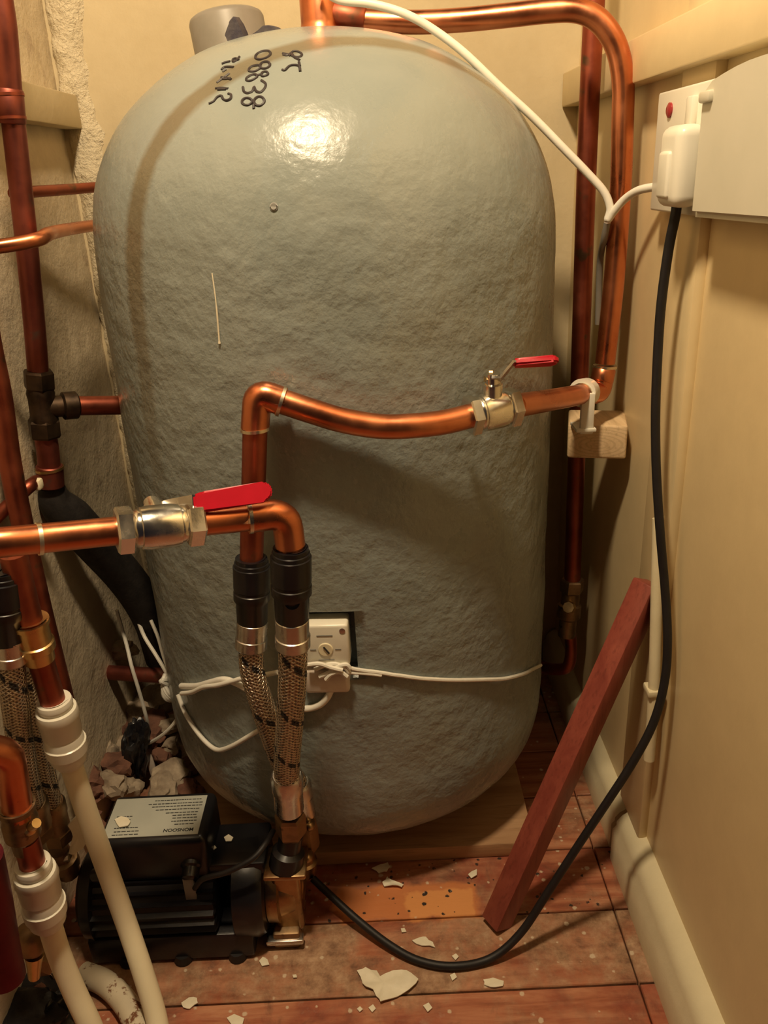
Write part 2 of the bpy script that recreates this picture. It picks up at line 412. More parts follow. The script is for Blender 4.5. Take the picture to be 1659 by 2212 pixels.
# ------------------------------------------------------------------ hot water tank
TL = V((TX, TY, .022))
tank = thing('hot_water_tank', 'large grey green foam lagged hot water cylinder with domed top', 'water tank', TL)
bm = bmesh.new()
ctrl = [V((r, 0, z)) for r, z in TPROF]; cur = spline(ctrl, 5); SEG = 128; vs = []
for p in cur:
    ring = []
    for k in range(SEG):
        a = 2*math.pi*k/SEG; q = V((TX+p.x*math.cos(a), TY+p.x*math.sin(a), p.z))
        lowk = min(1, max(0, (.86-p.z)/.16)); e = .0016*lowk*noise.noise(q*18)+.0008*lowk*noise.noise(q*45)
        q += V((math.cos(a), math.sin(a), 0))*e; ring.append(bm.verts.new(q))
    vs.append(ring)
for i in range(len(vs)-1):
    for k in range(SEG): bm.faces.new((vs[i][k], vs[i][(k+1) % SEG], vs[i+1][(k+1) % SEG], vs[i+1][k]))
bm.faces.new(vs[0]); bm.faces.new(list(reversed(vs[-1])))
body = obj('foam_jacket', bm, 'tank_foam', tank)
# cut-out in the foam for the thermostat
tc = onT(714, 1392); rad = V((tc.x-TX, tc.y-TY, 0)).normalized(); tan = V((-rad.y, rad.x, 0))   # tan points to the right of the picture
if tan.x < 0: tan = -tan
c0 = onT(655, 1322); c1 = onT(768, 1322); wdt = (c1-c0).length; hgt = onT(714, 1322).z-onT(714, 1470).z
cz = (onT(714, 1322).z+onT(714, 1470).z)/2
cut = obj('cutter', box(V((tc.x, tc.y, cz))-rad*.004, (wdt, .056, hgt), (tan, rad, V((0, 0, 1)))), 'tank_foam', tank)
bo = body.modifiers.new('b', 'BOOLEAN'); bo.operation = 'DIFFERENCE'; bo.object = cut; bo.solver = 'EXACT'
bpy.context.view_layer.update()
dg = bpy.context.evaluated_depsgraph_get(); nm = bpy.data.meshes.new_from_object(body.evaluated_get(dg)); nm.name = 'foam_jacket'
body.modifiers.clear(); body.data = nm; bpy.data.objects.remove(cut)
obj('base', turned(V((TX, TY, .022)), V((TX, TY, .1)), [(0, .150), (.004, .152), (.046, .152)], 48), 'copper_aged', tank)
# handwriting
K = 300/1659.0
def hw(strokes, r):
    bm = bmesh.new()
    for st in strokes:
        pts = [onT(380+x*K, y*K, .0006) for x, y in st]
        rings(bm, spline(pts, 5) if len(pts) > 2 else pts, r, 6)
    return bm
def loop(cx, cy, rx, ry, rot=0, a0=0, a1=360, n=12):
    R = math.radians(rot); o = []
    for i in range(n+1):
        a = math.radians(a0+(a1-a0)*i/n); x, y = rx*math.cos(a), ry*math.sin(a)
        o.append((cx+x*math.cos(R)-y*math.sin(R), cy+x*math.sin(R)+y*math.cos(R)))
    return o
col1 = [[(760, 680), (730, 720), (690, 740), (680, 715), (720, 700), (750, 720)], [(650, 735), (600, 745), (550, 765)], [(545, 835), (580, 805), (640, 800), (690, 805)], [(560, 860), (600, 830)], [(540, 925), (600, 930), (660, 950)], [(545, 945), (600, 945), (655, 935)], [(640, 880), (570, 930), (490, 990)], [(475, 1058), (550, 1052), (625, 1060)], [(500, 1070), (600, 1068)], [(395, 1240), (450, 1215), (490, 1165), (540, 1145), (565, 1185), (610, 1200), (655, 1175), (655, 1130), (625, 1120)]]
col2 = [loop(1040, 660, 95, 45, -18), loop(940, 820, 72, 34, -18), loop(1065, 780, 60, 40, -15), loop(905, 930, 70, 30, -22), loop(1060, 885, 40, 26, -15), [(975, 900), (1020, 890)], [(800, 1040), (815, 1095), (860, 1115), (915, 1090), (935, 1040), (960, 1090), (1015, 1100), (1065, 1050), (1070, 1000), (1020, 960)], loop(850, 1215, 62, 42, -5), loop(995, 1210, 62, 52, -15), [(930, 1250), (930, 1300)]]
col3 = [loop(1440, 650, 65, 34, 8), [(1280, 655), (1330, 665), (1380, 640), (1420, 690), (1480, 720)], [(1275, 640), (1330, 650), (1370, 670)], [(1270, 835), (1300, 840), (1350, 795), (1400, 780), (1470, 790), (1485, 855)], [(1470, 740), (1480, 790)]]
for st in (col1, col2, col3):
    obj('handwriting', hw(st, .0012), 'marker_ink', tank)
# pale scratch and small dimple on the foam
obj('scratch', tube([onT(458, 590, .0006), onT(465, 640, .0006), onT(470, 690, .0006), onT(474, 742, .0006)], [.0006]*12+[.0008]*12+[.0013], 6, 8), 'paint_flake', tank)
ns = onT(592, 447, 0); nn = V((ns.x-TX, ns.y-TY, .06)).normalized()
obj('screw_plug', turned(ns-nn*.003, ns+nn, [(0, .0035), (.004, .0035), (.0048, .0025), (.0035, .0015)], 14), 'grey_plastic', tank)
# drip stain mark
dp = [onT(775, 1145, .0003), onT(800, 1150, .0003), onT(820, 1160, .0003), onT(808, 1170, .0003), onT(803, 1195, .0003), onT(795, 1200, .0003), onT(795, 1172, .0003), onT(782, 1160, .0003)]
# immersion heater cap
a0, a1 = U(505, 128, 1.0), U(487, 34, 1.004)
axis = (a1-a0).normalized(); Lc = (a1-a0).length
obj('heater_cap', turned(a0-axis*.02, a1, [(0, .040), (.02+Lc*.86, .040), (.02+Lc*.95, .0385), (.02+Lc, .035), (.02+Lc*1.0, .0005)], 40), 'grey_pipe', tank)
# torn flaps of tape and foam beside the cap
def flap(pl, Y, thick, mat):
    pts = [U(x, y, Y) for x, y in pl]
    bm = prism(pts, thick); bmesh.ops.bevel(bm, geom=bm.edges[:], offset=.0008, segments=1, affect='EDGES')
    return obj('torn_tape_flap', bm, mat, tank)
flap([(504, 34), (514, 50), (522, 68), (529, 84), (526, 98), (508, 106), (498, 103), (492, 86), (484, 76), (492, 62), (494, 46)], .905, V((.004, .012, .001)), 'torn_foam')
flap([(530, 84), (556, 66), (566, 56), (578, 54), (592, 56), (605, 64), (622, 66), (600, 78), (575, 88), (550, 93), (530, 95)], .905, V((.002, .02, .002)), 'torn_foam')

# ------------------------------------------------------------------ board under the tank
single('base_board', box(V((-.072, .965, .011)), (.48, .395, .0205), None, .0015), 'base_wood', 'bare wooden board under the tank, on the floor', 'board')

# ------------------------------------------------------------------ thermostat in the cut-out
zt0, zt1 = onT(712, 1340).z, onT(712, 1428).z; ax = (tan, rad, V((0, 0, 1)))
tctr = V((TX, TY, 0))+rad*.246+tan*(-.004)
th = thing('cylinder_thermostat', 'white box thermostat set in the square cut-out of the tank foam', 'thermostat', V((tctr.x, tctr.y, zt1-.03)))
hz = zt0-zt1; cc = V((tctr.x, tctr.y, (zt0+zt1)/2))
bm = box(cc, (.047, .026, hz), ax, .003, None, 3)
obj('cover', bm, 'white_plastic', th)
fr = cc+rad*.013
obj('dial', turned(fr-rad*.002+V((0, 0, -.004)), fr+rad*.01, [(0, .0078), (.0022, .0078), (.0026, .0066), (.0024, .0060), (.0034, .0056), (.0036, .0005)], 24) if False else turned(fr+V((0, 0, -.004))-rad*.001, fr+V((0, 0, -.004))+rad, [(0, .0075), (.0016, .0075), (.0022, .0068), (.0022, .0005)], 24), 'cream_plastic', th)
obj('pointer', box(fr+V((0, 0, -.004))+rad*.0015+tan*.001, (.0014, .0016, .009), (tan*math.cos(.6)+V((0, 0, 1))*math.sin(.6), rad, V((0, 0, 1))*math.cos(.6)-tan*math.sin(.6))), 'label_ink', th)
bm = bmesh.new()
for dz in (.012, -.016): box(fr+V((0, 0, dz))+rad*.0002, (.016, .0006, .0010), ax, 0, bm)
for s in (-1, 1): box(fr+V((0, 0, -.004))+tan*s*.0125+rad*.0002, (.006, .0006, .0010), ax, 0, bm)
obj('printed_marks', bm, 'grey_plastic', th)
obj('screw', turned(fr+V((0, 0, hz*.36))+tan*.018-rad*.001, fr+V((0, 0, hz*.36))+tan*.018+rad, [(0, .003), (.0015, .003), (.0018, .0005)], 12), 'steel', th)
zb = onT(712, 1463).z
obj('terminal_cover', box(V((tctr.x, tctr.y, zb))-rad*.001-tan*.002, (.046, .026, onT(712, 1436).z-onT(712, 1488).z), ax, .004, None, 3), 'clear_white', th)

# ------------------------------------------------------------------ wires on the tank
def T(l, off): return [onT(x, y, off) for x, y in l]
wr = thing('tie_wire', 'thin cream wire pulled across the tank right of the thermostat', 'wire', onT(960, 1468, .002))
w1 = T([(745, 1440), (775, 1447), (822, 1453), (845, 1457), (868, 1460), (915, 1466), (980, 1469), (1048, 1468), (1090, 1466), (1130, 1456), (1150, 1446), (1168, 1437)], .0025)
obj('strand', tube(w1, .0022, 8, 6), 'white_flex', wr)
obj('strand', tube(T([(742, 1452), (775, 1454), (800, 1456), (824, 1459)], .003), .0019, 8, 6), 'white_flex', wr)
bm = bmesh.new()
for k, l in enumerate(([(680, 1446), (700, 1438), (722, 1434), (745, 1442), (754, 1452)], [(690, 1462), (712, 1452), (728, 1440), (748, 1436), (756, 1444)], [(704, 1468), (716, 1456), (735, 1452), (750, 1462)], [(665, 1436), (690, 1434), (715, 1442), (740, 1448)])):
    tube(T(l, .010+.0015*k), .0024, 8, 6, bm)
obj('knot', bm, 'white_flex', wr)

fx = thing('white_flex_cord', 'white cord knotted at the left edge of the tank and twisted towards the hoses', 'cord', onT(378, 1478, .004))
obj('strand', tube(T([(392, 1482), (425, 1482), (455, 1474), (485, 1468), (515, 1478), (545, 1495), (575, 1504)], .005), .0036, 10, 6), 'white_flex', fx)
obj('strand', tube(T([(392, 1498), (415, 1495), (440, 1484), (470, 1480), (500, 1472), (530, 1464), (570, 1458), (600, 1452)], .009), .0026, 10, 6), 'white_flex', fx)
obj('strand', tube(T([(384, 1500), (400, 1540), (425, 1580), (450, 1608), (472, 1620), (500, 1612), (535, 1592), (572, 1568), (590, 1550)], .003), .0027, 10, 6), 'white_flex', fx)
obj('strand', tube(T([(600, 1512), (630, 1526), (660, 1531), (688, 1524), (706, 1508), (716, 1488)], .004), .0036, 10, 6), 'white_flex', fx)
kc = U(376, 1478, .90)
obj('strand', tube([U(296, 1335, .96), U(312, 1375, .95), U(335, 1412, .93), U(352, 1440, .915), U(370, 1472, .90)], .0026, 8, 6), 'white_flex', fx)
obj('strand', tube([U(326, 1340, .955), U(342, 1378, .94), U(354, 1420, .92), U(368, 1456, .905)], .0024, 8, 6), 'white_flex', fx)
bm = bmesh.new()
for k in range(5):
    a = k*1.25
    pts = [kc+V((.012*math.cos(t+a), -.004+.010*math.sin(t*1.3+a), .017*math.sin(t+a*.7)-.002)) for t in [i*2*math.pi/9 for i in range(9)]]
    tube(pts, .0030, 8, 3, bm)
obj('knot', bm, 'white_flex', fx)
single('loose_wire', tube([U(252, 1318, .98), U(262, 1352, .98), U(274, 1395, .97), U(284, 1438, .955), U(296, 1478, .95), U(306, 1512, .95), U(316, 1550, .95), U(322, 1580, .96)], .0026, 8, 6), 'white_flex', 'pale wire hanging straight down in front of the old copper stub', 'wire')
single('loose_wire', tube([U(392, 1538, .90), U(372, 1568, .90), U(345, 1592, .91), U(316, 1608, .93), U(300, 1616, .95)], .0026, 8, 6), 'white_flex', 'short pale wire curling left below the knotted cord', 'wire')
single('plastic_strip', box(U(326, 1650, .93), (.010, .004, .055), (V((1, 0, .1)).normalized(), V((0, 1, 0)), V((-.1, 0, 1)).normalized()), .001), 'clear_white', 'flat pale strip standing in the rubble beside the black sheet', 'strip')

# ------------------------------------------------------------------ copper pipework with lever valves
R22 = .011
def ring_at(p, d, r, h=.003, mat='solder', parent=None, name='solder_ring'):
    d = d.normalized(); return obj(name, turned(p-d*h/2, p+d, [(0, r*1.0), (0, r*1.05), (h, r*1.05), (h, r)], 22), mat, parent)
def sleeve(p0, p1, r, mat, parent, name='coupling', seg=22):
    L = (p1-p0).length
    return obj(name, turned(p0, p1, [(0, r*.93), (.0012, r), (L-.0012, r), (L, r*.93)], seg), mat, parent)
def hexnut(p0, p1, r, mat, parent, name='nut'):
    L = (p1-p0).length; return obj(name, turned(p0, p1, [(0, r*.9), (L*.12, r), (L*.88, r), (L, r*.9)], 6), mat, parent, 20)

vp = thing('copper_vent_pipe', 'copper pipe from the tank top looping down the right side to the red lever valve', 'pipe', U(690, 55, .955))
tt = U(692, 58, .955); tz = V((0, 0, 1))
obj('tank_union', turned(tt-tz*.012, tt+tz, [(0, .0225), (.008, .0225), (.012, .0200), (.016, .0195), (.05, .0195), (.052, .0185), (.085, .0185), (.36, .0185)], 28), 'copper_bright', vp)
vpts = P([(735, 38, .955), (790, 44, .953), (900, 48, .945), (1000, 43, .935), (1100, 33, .925), (1180, 24, .918), (1240, 22, .912), (1282, 36, .907), (1314, 68, .903), (1336, 115, .901), (1346, 180, .90), (1345, 260, .90), (1341, 400, .90), (1327, 600, .895), (1307, 785, .89)])
obj('pipe', tube(vpts, R22, 20, 8), 'copper_bright', vp)
sleeve(U(715, 30, .955), U(788, 44, .953), .0135, 'copper_aged', vp, 'elbow_fitting')
sleeve(U(1306, 796, .89), U(1299, 826, .885), .0128, 'copper_bright', vp, 'elbow_socket')
ring_at(U(1307, 792, .89), vpts[-1]-vpts[-2], .0125, .0028, 'solder', vp)
el = fillet(P([(1301, 815, .888), (1296, 846, .885), (1258, 852, .86)]), .03)
obj('elbow', tube(el, .0125, 20, 0), 'copper_bright', vp)
obj('pipe', tube(P([(1262, 851, .862), (1190, 864, .79), (1112, 877, .715)]), R22, 20, 4), 'copper_bright', vp)
ring_at(U(1255, 853, .855), U(1190, 864, .79)-U(1262, 851, .862), .0122, .0025, 'solder', vp)

def lever_valve(name, label, p0, p1, stem_up, lever_pts, flat, thing_loc, bodymat='nickel', gripw=.018):
    """p0,p1 ends of the valve along the pipe; lever_pts: hub, bend, grip start, grip end; flat: axis across the lever blade"""
    v = thing(name, label, 'valve', thing_loc); d = (p1-p0).normalized(); L = (p1-p0).length; up = (stem_up-d*stem_up.dot(d)).normalized()
    hexnut(p0, p0+d*L*.20, .0185, bodymat, v, 'compression_nut'); hexnut(p1-d*L*.20, p1, .0185, bodymat, v, 'compression_nut')
    obj('body', turned(p0+d*L*.19, p1, [(0, .0135), (L*.04, .0150), (L*.08, .0150), (L*.09, .0164), (L*.18, .0172), (L*.44, .0172), (L*.53, .0164), (L*.54, .0150), (L*.58, .0150), (L*.62, .0135)], 28), bodymat, v)
    c = (p0+p1)/2
    obj('stem', turned(c+up*.012, c+up, [(0, .009), (.014, .009), (.015, .0065), (.024, .0065)], 16), bodymat, v)
    hub, bend, g0, g1 = lever_pts
    bm = bmesh.new(); fl = flat.normalized(); path = [hub, bend, g0, g0+(g1-g0)*.12]; hw_ = [.010, .0095, .0070, .0040]; rows = []
    for i, q in enumerate(path):
        t = (path[min(i+1, 3)]-path[max(i-1, 0)]).normalized(); n = t.cross(fl).normalized()*.0011; a = fl*hw_[i]
        rows.append([bm.verts.new(q+a+n), bm.verts.new(q-a+n), bm.verts.new(q-a-n), bm.verts.new(q+a-n)])
    for i in range(3):
        for k in range(4): bm.faces.new((rows[i][k], rows[i][(k+1) % 4], rows[i+1][(k+1) % 4], rows[i+1][k]))
    bm.faces.new(rows[0]); bm.faces.new(list(reversed(rows[-1])))
    lv = obj('lever', bm, 'steel', v)
    nrm = (bend-hub).cross(fl).normalized()
    if nrm.dot(up) < 0: nrm = -nrm
    obj('lever_nut', turned(hub-nrm*.001, hub+nrm, [(0, .0062), (.005, .0062), (.006, .005), (.006, .0035), (.009, .0032)], 6), 'brass', v, 20)
    # moulded grip with rounded end
    t = (g1-g0).normalized(); n = t.cross(fl).normalized(); Lg = (g1-g0).length; hw2 = gripw/2
    outl = [(0, -hw2*.82), (Lg*.12, -hw2)]+[(Lg-hw2+hw2*math.sin(a), -hw2*math.cos(a)) for a in [math.pi*i/10 for i in range(11)]]+[(Lg*.12, hw2), (0, hw2*.82)]
    b2 = prism([g0+t*x+fl*y-n*.0032 for x, y in outl], n*.0064); bmesh.ops.bevel(b2, geom=b2.edges[:], offset=.0018, segments=2, affect='EDGES')
    obj('grip', b2, 'red_grip', lv)
    return v
# right valve, lever seen edge on
rp0, rp1 = U(1010, 899, .700), U(1116, 877, .717)
lever_valve('lever_valve', 'brass ball valve with raised red lever at the tank right edge', rp0, rp1, V((0, -.1, 1)),
            [U(1060, 822, .705), U(1078, 822, .703), U(1108, 785, .695), U(1207, 778, .69)], V((.05, 1, -.6)), U(1060, 905, .70), 'nickel', .012)
dp_ = thing('copper_drop_pipe', 'bowed bright copper pipe across the tank front dropping to the rear hose', 'pipe', U(545, 1195, .683))
obj('pipe', tube(P([(1018, 898, .702), (960, 912, .693), (890, 920, .686), (820, 921, .683), (740, 908, .681), (670, 887, .681), (600, 864, .683)]), R22, 20, 8), 'copper_bright', dp_)
el = fillet(P([(612, 868, .683), (556, 848, .684), (551, 925, .684)]), .036)
obj('elbow', tube(el, .0126, 20, 0), 'copper_bright', dp_)
ring_at(U(608, 867, .683), U(670, 887, .683)-U(600, 864, .683), .0128, .0028, 'solder', dp_); ring_at(U(551, 926, .684), tz, .0126, .0028, 'solder', dp_)
obj('pipe', tube(P([(551, 920, .684), (549, 1000, .684), (546, 1100, .684), (543, 1215, .684)]), R22, 20, 4), 'copper_aged', dp_)
# left supply pipe
sp = thing('copper_supply_pipe', 'bright copper pipe entering from the left edge to the flat red lever valve', 'pipe', U(100, 1165, .545))
obj('pipe', tube(P([(-270, 1204, .49), (-90, 1182, .515), (0, 1172, .525), (90, 1163, .54), (180, 1154, .553), (262, 1146, .565)]), R22, 20, 6), 'copper_bright', sp)
ring_at(U(85, 1164, .54), U(180, 1154, .553)-U(0, 1172, .525), .0116, .003, 'solder', sp)
lp0, lp1 = U(250, 1147, .563), U(438, 1128, .59)
lever_valve('lever_valve', 'shiny ball valve with flat red lever lying along the lower copper pipe', lp0, lp1, V((0, 1, .15)),
            [U(345, 1112, .60), U(368, 1104, .597), U(418, 1088, .585), U(588, 1060, .605)], V((-.05, .45, .89)), U(345, 1160, .575), 'nickel', .0165)
ep = thing('copper_elbow_pipe', 'short shiny copper pipe with elbow bending down into the front hose', 'pipe', U(627, 1170, .615))
obj('pipe', tube(P([(428, 1129, .588), (500, 1122, .60), (575, 1114, .61)]), R22, 20, 4), 'copper_bright', ep)
el = fillet(P([(540, 1118, .605), (618, 1108, .615), (627, 1178, .615)]), .032)
obj('elbow', tube(el, .0127, 20, 0), 'copper_bright', ep)
ring_at(U(540, 1118, .605), U(600, 1112, .61)-U(500, 1122, .60), .0128, .003, 'solder', ep)
obj('pipe', tube(P([(627, 1172, .615), (628, 1205, .615)]), R22, 20, 0), 'copper_bright', ep)

# rear vertical pipe on the right
rv = thing('copper_riser_pipe', 'dark copper pipe running straight down behind the tank right edge', 'pipe', U(1236, 1240, .985))
obj('pipe', tube(P([(1302, -420, .985), (1287, -60, .985), (1274, 200, .985), (1266, 400, .985), (1256, 700, .985), (1247, 950, .985), (1236, 1255, .985)]), R22, 20, 6), 'copper_aged', rv)
hexnut(U(1237, 1250, .985), U(1234, 1278, .985), .0165, 'brass_aged', rv)
obj('tee_body', turned(U(1234, 1275, .985), U(1222, 1390, .98), [(0, .0125), (.02, .0125), (.022, .016), (.04, .016), (.044, .012), (.07, .012)], 20), 'brass_aged', rv)
obj('side_outlet', turned(U(1232, 1312, .98), U(1222, 1312, .93), [(0, .009), (.018, .009), (.02, .0075), (.03, .0075)], 8), 'brass', rv)
obj('pipe', tube(P([(1228, 1345, .985), (1234, 1400, .985), (1226, 1440, .985), (1196, 1446, 1.0), (1170, 1440, 1.02)]), .0085, 14, 6), 'copper_aged', rv)

# ------------------------------------------------------------------ flexible braided hoses
def ridged(pts, r, pitch=.0032):
    sp_ = spline(pts, 40); out = [sp_[0]]; L = 0
    for a, b in zip(sp_, sp_[1:]):
        L += (b-a).length
        if L > pitch/3: out.append(b); L = 0
    rr = [r*(1+.035*math.sin(2*math.pi*i/3)) for i in range(len(out))]
    bm = bmesh.new(); rings(bm, out, rr, 22); return bm
def pushfit(p0, p1, root, r=.0175, mat='black_plastic'):
    L = (p1-p0).length
    o = obj('push_fit_connector', turned(p0, p1, [(0, .0135), (0, .0150), (.004, .0150), (.0045, .0162), (.008, .0162), (.0085, r), (L*.45, r*.99), (L*.46, r*.955), (L*.50, r*.955), (L*.51, r), (L*.62, r), (L*.66, r*.88), (L*.98, r*.84), (L, r*.78)], 32), mat, root)
    return o
def ferrule(p0, p1, root, r=.0150, mat='steel'):
    L = (p1-p0).length
    obj('ferrule', turned(p0, p1, [(0, r*.93), (.001, r), (L*.58, r*.98), (L*.60, r*1.05), (L*.92, r*1.05), (L, r*.90)], 28), mat, root)
fh = thing('braided_hose', 'front braided steel hose below the elbow with black push fit connector', 'hose', U(630, 1700, .665), 'braided hoses')
cp = pushfit(U(628, 1183, .615), U(631, 1338, .617), fh)
obj('release_button', turned(U(630, 1308, .602)+V((0, .006, 0)), U(630, 1308, .56), [(0, .0065), (.0055, .0065), (.006, .0055), (.0052, .0045), (.0052, .0005)], 18), 'black_plastic', cp)
ferrule(U(631, 1334, .617), U(633, 1398, .62), fh)
obj('braided_tube', ridged(P([(633, 1392, .62), (632, 1460, .622), (626, 1560, .632), (620, 1640, .645), (620, 1690, .655)]), .0128), 'braided_steel', fh)
ferrule(U(625, 1745, .668), U(619, 1672, .652), fh, .0155)
hexnut(U(626, 1756, .668), U(630, 1800, .672), .0165, 'brass_aged', fh, 'swivel_nut')
sleeve(U(625, 1742, .668), U(627, 1770, .669), .0115, 'black_rubber', fh, 'washer')
bh = thing('braided_hose', 'rear braided steel hose crossing behind the front one below the drop pipe', 'hose', U(655, 1800, .715), 'braided hoses')
pushfit(U(543, 1205, .684), U(545, 1345, .682), bh)
ferrule(U(545, 1341, .682), U(542, 1402, .68), bh)
obj('braided_tube', ridged(P([(542, 1396, .68), (545, 1450, .678), (562, 1510, .676), (582, 1570, .678), (608, 1640, .69), (640, 1690, .70)]), .0120), 'braided_steel', bh)
ferrule(U(655, 1755, .71), U(640, 1688, .70), bh, .0148)
hexnut(U(652, 1760, .712), U(662, 1830, .72), .0160, 'brass_aged', bh, 'swivel_nut')

# left pair of hoses
for i, (lab, tb, f0, f1, pf) in enumerate((
    ('leftmost braided hose at the picture edge with black connector at its head', [(22, 1424, .60), (30, 1500, .60), (42, 1590, .61), (56, 1680, .615), (72, 1745, .630)], (18, 1376, .60), (22, 1430, .60), ((2, 1230, .60), (16, 1384, .60))),
    ('second braided hose beside the white coupler dropping to the pump left end', [(52, 1430, .655), (66, 1520, .655), (84, 1620, .66), (100, 1700, .665), (112, 1748, .67)], (48, 1380, .655), (53, 1436, .655), None))):
    h = thing('braided_hose', lab, 'hose', U(*tb[-1]), 'braided hoses')
    obj('braided_tube', ridged(P(tb), .0115), 'braided_steel', h)
    ferrule(U(*f0), U(*f1), h, .0145)
    if pf: pushfit(U(*pf[0]), U(*pf[1]), h, .018)
    e = U(*tb[-1]); d = (e-U(*tb[-2])).normalized()
    ferrule(e+d*.03, e-d*.012, h, .0142, 'brass_aged'); hexnut(e+d*.03, e+d*.05, .015, 'brass_aged', h, 'swivel_nut')

# ------------------------------------------------------------------ old pipes on the left wall
op = thing('old_copper_pipe', 'dull dark copper pipe with compression tee down the left wall', 'pipe', U(108, 1040, .875))
obj('pipe', tube(P([(-42, -420, .86), (-6, -60, .86), (10, 60, .86), (22, 200, .865), (44, 400, .868), (60, 550, .87), (76, 720, .875), (84, 830, .875)]), R22, 18, 6), 'copper_dull', op)
sleeve(U(17, 192, .865), U(24, 268, .865), .0138, 'copper_dull', op)
ring_at(U(18, 205, .865), tz, .0138, .0025, 'copper_aged', op, 'bead'); ring_at(U(23, 255, .865), tz, .0138, .0025, 'copper_aged', op, 'bead')
hexnut(U(83, 800, .875), U(86, 842, .875), .0165, 'brass_dark', op)
obj('tee_body', turned(U(86, 838, .875), U(97, 920, .875), [(0, .0135), (.006, .0150), (.012, .0140), (.03, .0140), (.036, .0155), (.042, .0140)], 22), 'brass_dark', op)
hexnut(U(94, 905, .875), U(98, 944, .875), .0175, 'brass_dark', op)
obj('tee_branch', turned(U(96, 880, .875), U(150, 876, .89), [(0, .012), (.018, .012), (.020, .0155), (.034, .0155), (.036, .013)], 18), 'brass_dark', op)
obj('branch_pipe', tube(P([(140, 877, .89), (200, 876, .905), (272, 875, .925)]), R22, 18, 4), 'copper_aged', op)
obj('pipe', tube(P([(98, 940, .875), (104, 980, .875), (108, 1035, .875)]), .0122, 18, 4), 'copper_dull', op)
sleeve(U(107, 1005, .875), U(110, 1050, .875), .0148, 'copper_dull', op)
ring_at(U(107, 1012, .875), tz, .0150, .003, 'brass', op, 'bead')
single('lagged_pipe', tube(P([(111, 1048, .88), (122, 1085, .885), (160, 1125, .90), (215, 1185, .93), (265, 1240, .955), (305, 1295, .97), (332, 1350, .985), (352, 1420, 1.0)]), [.0135+.0008*min(i, 14) for i in range(57)], 20, 8), 'black_lagging', 'thick black lagged pipe sloping from the old copper pipe to behind the tank', 'pipe')
single('thin_copper_pipe', tube(P([(28, 418, .915), (90, 413, .97), (150, 409, 1.03), (225, 403, 1.10)]), .0062, 14, 6), 'copper_aged', 'upper thin copper pipe passing behind the old pipe to the tank', 'pipe', 'thin copper pipes')
single('thin_copper_pipe', tube(P([(-60, 540, .78), (0, 532, .79), (50, 524, .80), (85, 516, .81), (100, 508, .83), (112, 503, .87), (150, 495, .95), (222, 484, 1.06)]), .0066, 14, 6), 'copper_bright', 'lower thin copper pipe bent in front of the old pipe', 'pipe', 'thin copper pipes')
fp = thing('far_left_pipe', 'reddish copper pipe slanting down the far left behind the supply pipe', 'pipe', U(138, 1500, .76))
obj('pipe', tube(P([(-95, 300, .785), (-30, 700, .785), (0, 850, .785), (22, 1000, .785), (52, 1150, .78), (88, 1310, .775), (118, 1430, .77), (142, 1530, .765), (160, 1640, .76)]), R22, 18, 6), 'copper_aged', fp)
obj('pipe_branch', tube(P([(-20, 1130, .78), (20, 1090, .79), (62, 1052, .80), (78, 1040, .82)]), .007, 14, 5), 'copper_aged', fp)
obj('clip', box(U(75, 1046, .81), (.016, .012, .012), None, .003), 'cream_plastic', fp)

# copper drop with white coupler and cream plastic pipe
def coupler(p0, p1, root):
    L = (p1-p0).length
    return obj('white_coupler', turned(p0, p1, [(0, .0118), (0, .0150), (.003, .0158), (.005, .0158), (.006, .0148), (.009, .0148), (.010, .0178), (.018, .0192), (.020, .0182), (L*.50, .0176), (L*.515, .0168), (L*.53, .0172), (L*.64, .0178), (L*.65, .0192), (L*.80, .0186), (L*.815, .0168), (L*.93, .0160), (L*.95, .0136), (L, .0130)], 32), 'white_plastic', root)
c1 = thing('cream_plastic_pipe', 'longer cream plastic pipe in front of the pump below the upper white coupler', 'pipe', U(340, 2200, .572), 'cream plastic pipes')
obj('copper_pipe', tube(P([(28, 1195, .600), (46, 1270, .603), (66, 1350, .605), (92, 1440, .61), (122, 1540, .615)]), R22, 18, 6), 'copper_aged', c1)
obj('brass_fitting', turned(U(64, 1340, .605), U(88, 1432, .61), [(0, .0135), (0, .0158), (.004, .0158), (.005, .0142), (.022, .0142), (.023, .0158), (.030, .0158), (.032, .0135), (.042, .0130)], 22), 'brass', c1)
coupler(U(116, 1512, .614), U(152, 1648, .62), c1)
obj('plastic_tube', tube(P([(150, 1640, .62), (190, 1762, .622), (232, 1880, .615), (275, 2000, .602), (312, 2110, .578), (338, 2200, .556), (352, 2290, .53)]), .0105, 20, 8), 'cream_plastic', c1)
c2 = thing('cream_plastic_pipe', 'lower left cream plastic pipe below the second white coupler', 'pipe', U(195, 2200, .53), 'cream plastic pipes')
obj('copper_elbow', tube(fillet(P([(-30, 1618, .52), (18, 1628, .53), (40, 1760, .535)]), .03), .0125, 18, 0), 'copper_bright', c2)
obj('brass_fitting', turned(U(34, 1738, .535), U(62, 1850, .54), [(0, .0135), (0, .0155), (.005, .0155), (.006, .0135), (.014, .0135), (.018, .0150), (.034, .0150), (.038, .0115), (.052, .0110)], 22), 'brass_aged', c2)
obj('lever_tail', turned(U(50, 1800, .535), U(92, 1768, .52), [(0, .006), (.016, .006), (.018, .004), (.03, .004)], 12), 'brass', c2)
obj('copper_pipe', tube(P([(55, 1810, .538), (66, 1850, .54), (76, 1890, .54)]), R22, 18, 4), 'copper_aged', c2)
coupler(U(70, 1864, .54), U(106, 1996, .545), c2)
obj('plastic_tube', tube(P([(104, 1985, .545), (128, 2062, .545), (160, 2140, .54), (195, 2215, .53), (225, 2290, .52)]), .0105, 20, 8), 'cream_plastic', c2)
